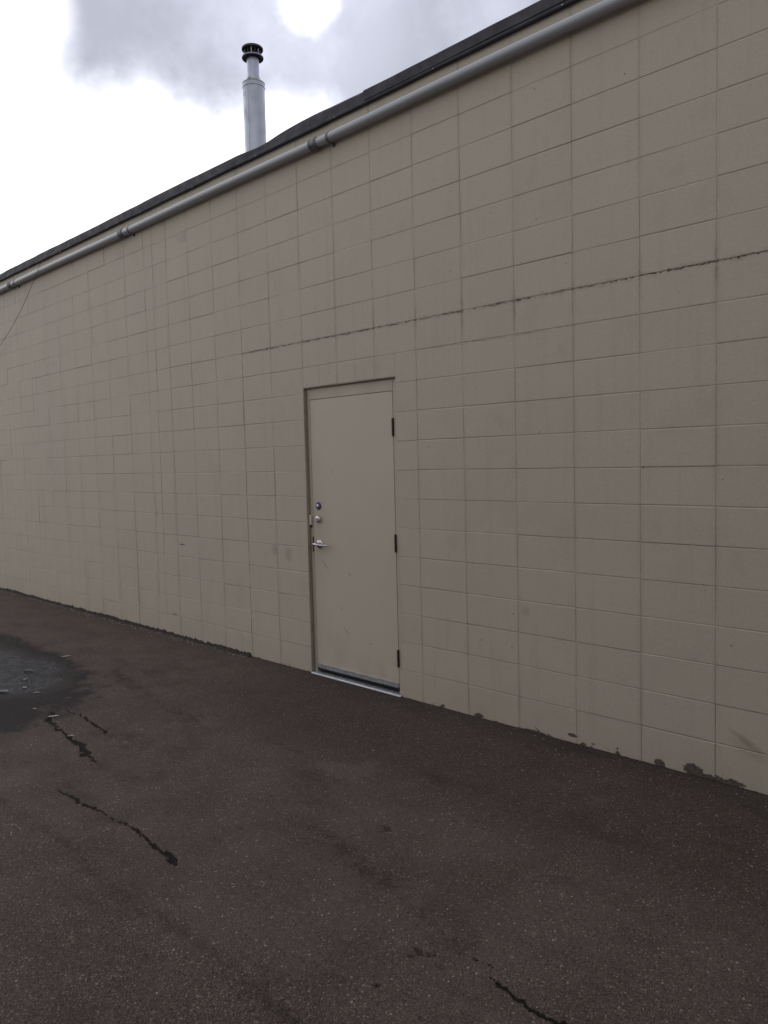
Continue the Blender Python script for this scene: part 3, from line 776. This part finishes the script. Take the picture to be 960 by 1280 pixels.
# dark plate drawn as the shadow at the latch edge; door contact on the frame
bm = bmesh.new(); box(bm, DX0-.0165, DX0+.001, DY-.0012, DY+.002, .985, 1.105)
bmobj('latch_shadow_plate', bm, M_hinge, frame)
bm = bmesh.new(); box(bm, OX0+.010, OX0+.030, DY-.016, DY+.001, 1.198, 1.278)
bmobj('door_contact', bm, M_sensor, frame, bevel=.003, seg=2)
bm = bmesh.new(); box(bm, OX0+.012, OX0+.028, DY-.006, DY+.001, 1.180, 1.1985)
bmobj('contact_wire_boot', bm, M_black, frame)

# ------------------------------------------------------------ dirt, gravel, leaves
def ridge(x0, x1, step, wfun, hfun, seed):
    vs, fs = [], []; n = int((x1-x0)/step); m = 7
    for i in range(n+1):
        xv = x0+i*step
        wv, hv = wfun(xv), hfun(xv)
        for j in range(m):
            u = j/(m-1)
            yv = .004 - wv*u
            zv = hv*(1-u)**1.5*(1+.5*mnoise.noise(Vector((xv*60, u*4, seed)))) - .002 - .004*u
            yv += .006*mnoise.noise(Vector((xv*45, u*6, seed+5)))
            vs.append((xv, yv, zv))
    for i in range(n):
        for j in range(m-1):
            a = i*m+j; fs.append((a, a+1, a+1+m, a+m))
    return vs, fs
M_soil = simple('black_soil', (.016, .012, .010), .95, 0., 220, .8, .004, (.035, .027, .022), 50.)
nf = lambda xv, f, s_: mnoise.noise(Vector((xv*f, s_, .3)))
vs, fs = ridge(-16., -2.045, .011, lambda xv: .055+.02*nf(xv, 3, 1)+.012*nf(xv, 20, 2), lambda xv: max(.006, .030+.012*nf(xv, 2.5, 4)+.014*nf(xv, 17, 5)+.010*nf(xv, 60, 6)), 3)
so_ = meshobj('soil_strip', vs, fs, M_soil); tag(so_, 'strip of black soil and debris heaped along the foot of the far wall', 'soil', kind='stuff')
vs, fs = ridge(-2.03, -1.24, .011, lambda xv: .020+.01*nf(xv, 9, 1), lambda xv: max(.001, .004+.006*nf(xv, 9, 4)+.004*nf(xv, 40, 5)), 8)
n0 = len(vs)
v2_, f2_ = ridge(-.19, 6.8, .011, lambda xv: .028+.012*nf(xv, 5, 1), lambda xv: max(.001, .006+.008*nf(xv, 4, 4)+.006*nf(xv, 30, 5)), 18)
vs += v2_; fs += [tuple(n0+k for k in f) for f in f2_]
so2 = meshobj('soil_crumb', vs, fs, M_soil); tag(so2, 'thin line of dark soil in the corner between asphalt and wall beside the door', 'soil', kind='stuff')

def ground_z(xv, yv):
    return 0.0
# loose grit
M_grit = simple('grit_stone', (.20, .175, .15), .85, 0., 200, .3, .001, (.33, .30, .27), 30.)
bm = bmesh.new()
def pebble(bm, xv, yv, s_, zb=0.):
    r_ = bmesh.ops.create_icosphere(bm, subdivisions=1, radius=s_)
    q = Matrix.Rotation(random.uniform(0, 6.28), 3, 'Z'); sx, sy, sz = random.uniform(.8, 1.5), random.uniform(.6, 1.), random.uniform(.4, .75)
    for v_ in r_['verts']:
        c = v_.co*random.uniform(.82, 1.15); c = q @ Vector((c.x*sx, c.y*sy, c.z*sz)); v_.co = c + Vector((xv, yv, zb+s_*.25))
for k in range(2600):
    u = random.random()
    if u < .45: xv = random.uniform(-2.2, 3.1); yv = -abs(random.gauss(.0, .55))-.03
    else: xv = random.uniform(-7, 3.4); yv = random.uniform(-3.3, -.04)
    pebble(bm, xv, yv, random.choice((.0014, .002, .0025, .003, .0036)) * (1.6 if random.random() < .015 else 1))
for k in range(420):
    xv = random.uniform(-8, -2.05); pebble(bm, xv, -.03-abs(random.gauss(0, .05)), random.uniform(.003, .008))
gr = bmobj('grit', bm, M_grit); tag(gr, 'loose pale grit scattered over the asphalt', 'grit', kind='stuff')

M_leaf_d = simple('wet_leaf', (.012, .010, .010), .35, 0., 80, .3, .001, (.03, .022, .018), 60.)
M_leaf_p = simple('pale_leaf', (.34, .31, .27), .6, 0., 80, .3, .001, (.24, .20, .16), 60.)
def leaf(xv, yv, L, ang, mat, label, group=None, zb=.0, name='fallen_leaf'):
    L *= (1.1 if mat is M_leaf_d else .8)
    vs, fs = [], []; n = 7
    for i in range(n):
        u = i/(n-1); wv = L*.20*math.sin(math.pi*min(1, u*.96+.02))**.8 * (1+.15*math.sin(i*2.1))
        cz = L*.07*abs(math.sin(u*3.0+L*60)) * u
        for s_ in (-1, 0, 1): vs.append(((u-.5)*L, s_*wv, cz + abs(s_)*wv*.22 + .0015))
    for i in range(n-1):
        for j in range(2):
            a = i*3+j; fs.append((a, a+1, a+4, a+3))
    nb = len(vs); vs += [(v_[0], v_[1], v_[2]-.0012) for v_ in vs]
    fs += [tuple(nb+k for k in f[::-1]) for f in fs]
    for i in range(n-1):
        for e in (0, 2):
            a = i*3+e; b = a+3; fs.append((a, b, b+nb, a+nb) if e == 0 else (b, a, a+nb, b+nb))
    o = meshobj(name, vs, fs, mat, loc=(xv, yv, zb)); o.rotation_euler = (0, 0, ang); tag(o, label, 'leaf', group)
    return o
G = 'leaves and scraps on and round the wet patch'
leaf(-2.63, -1.90, .13, .4, M_leaf_d, 'largest dark wet leaf, nearest the viewer in the middle of the puddle', G)
leaf(-3.28, -1.83, .14, .7, M_leaf_d, 'dark wet leaf at the left photo edge, the upper of two there', G)
leaf(-3.02, -1.93, .12, 1.1, M_leaf_d, 'dark wet leaf at the left photo edge, the lower of two there', G)
leaf(-3.12, -1.52, .10, .5, M_leaf_d, 'small dark leaf on the far side of the puddle, farthest from the viewer', G)
leaf(-2.40, -1.73, .07, .9, M_leaf_p, 'pale scrap on the wet asphalt at the right end of the puddle', G)
leaf(-2.62, -1.74, .07, .3, M_leaf_p, 'pale curled scrap in the puddle just left of the larger pale one', G)
leaf(-2.86, -1.64, .06, 1.3, M_leaf_p, 'small pale scrap among the dark leaves in mid puddle', G)
leaf(-2.00, -1.90, .055, .2, M_leaf_p, 'tiny pale scrap on the damp asphalt between puddle and crack', G)
leaf(-1.72, -1.88, .10, .9, M_leaf_p, 'long pale scrap lying at the head of the crack beside the wet patch', G)
leaf(-1.24, -1.965, .06, .8, M_leaf_p, 'pale scrap lying on the middle of the jagged crack below the wet patch', G)
leaf(-3.36, -1.10, .11, 1.0, M_leaf_p, 'pale folded leaf lying alone on dry asphalt beyond the puddle', G)
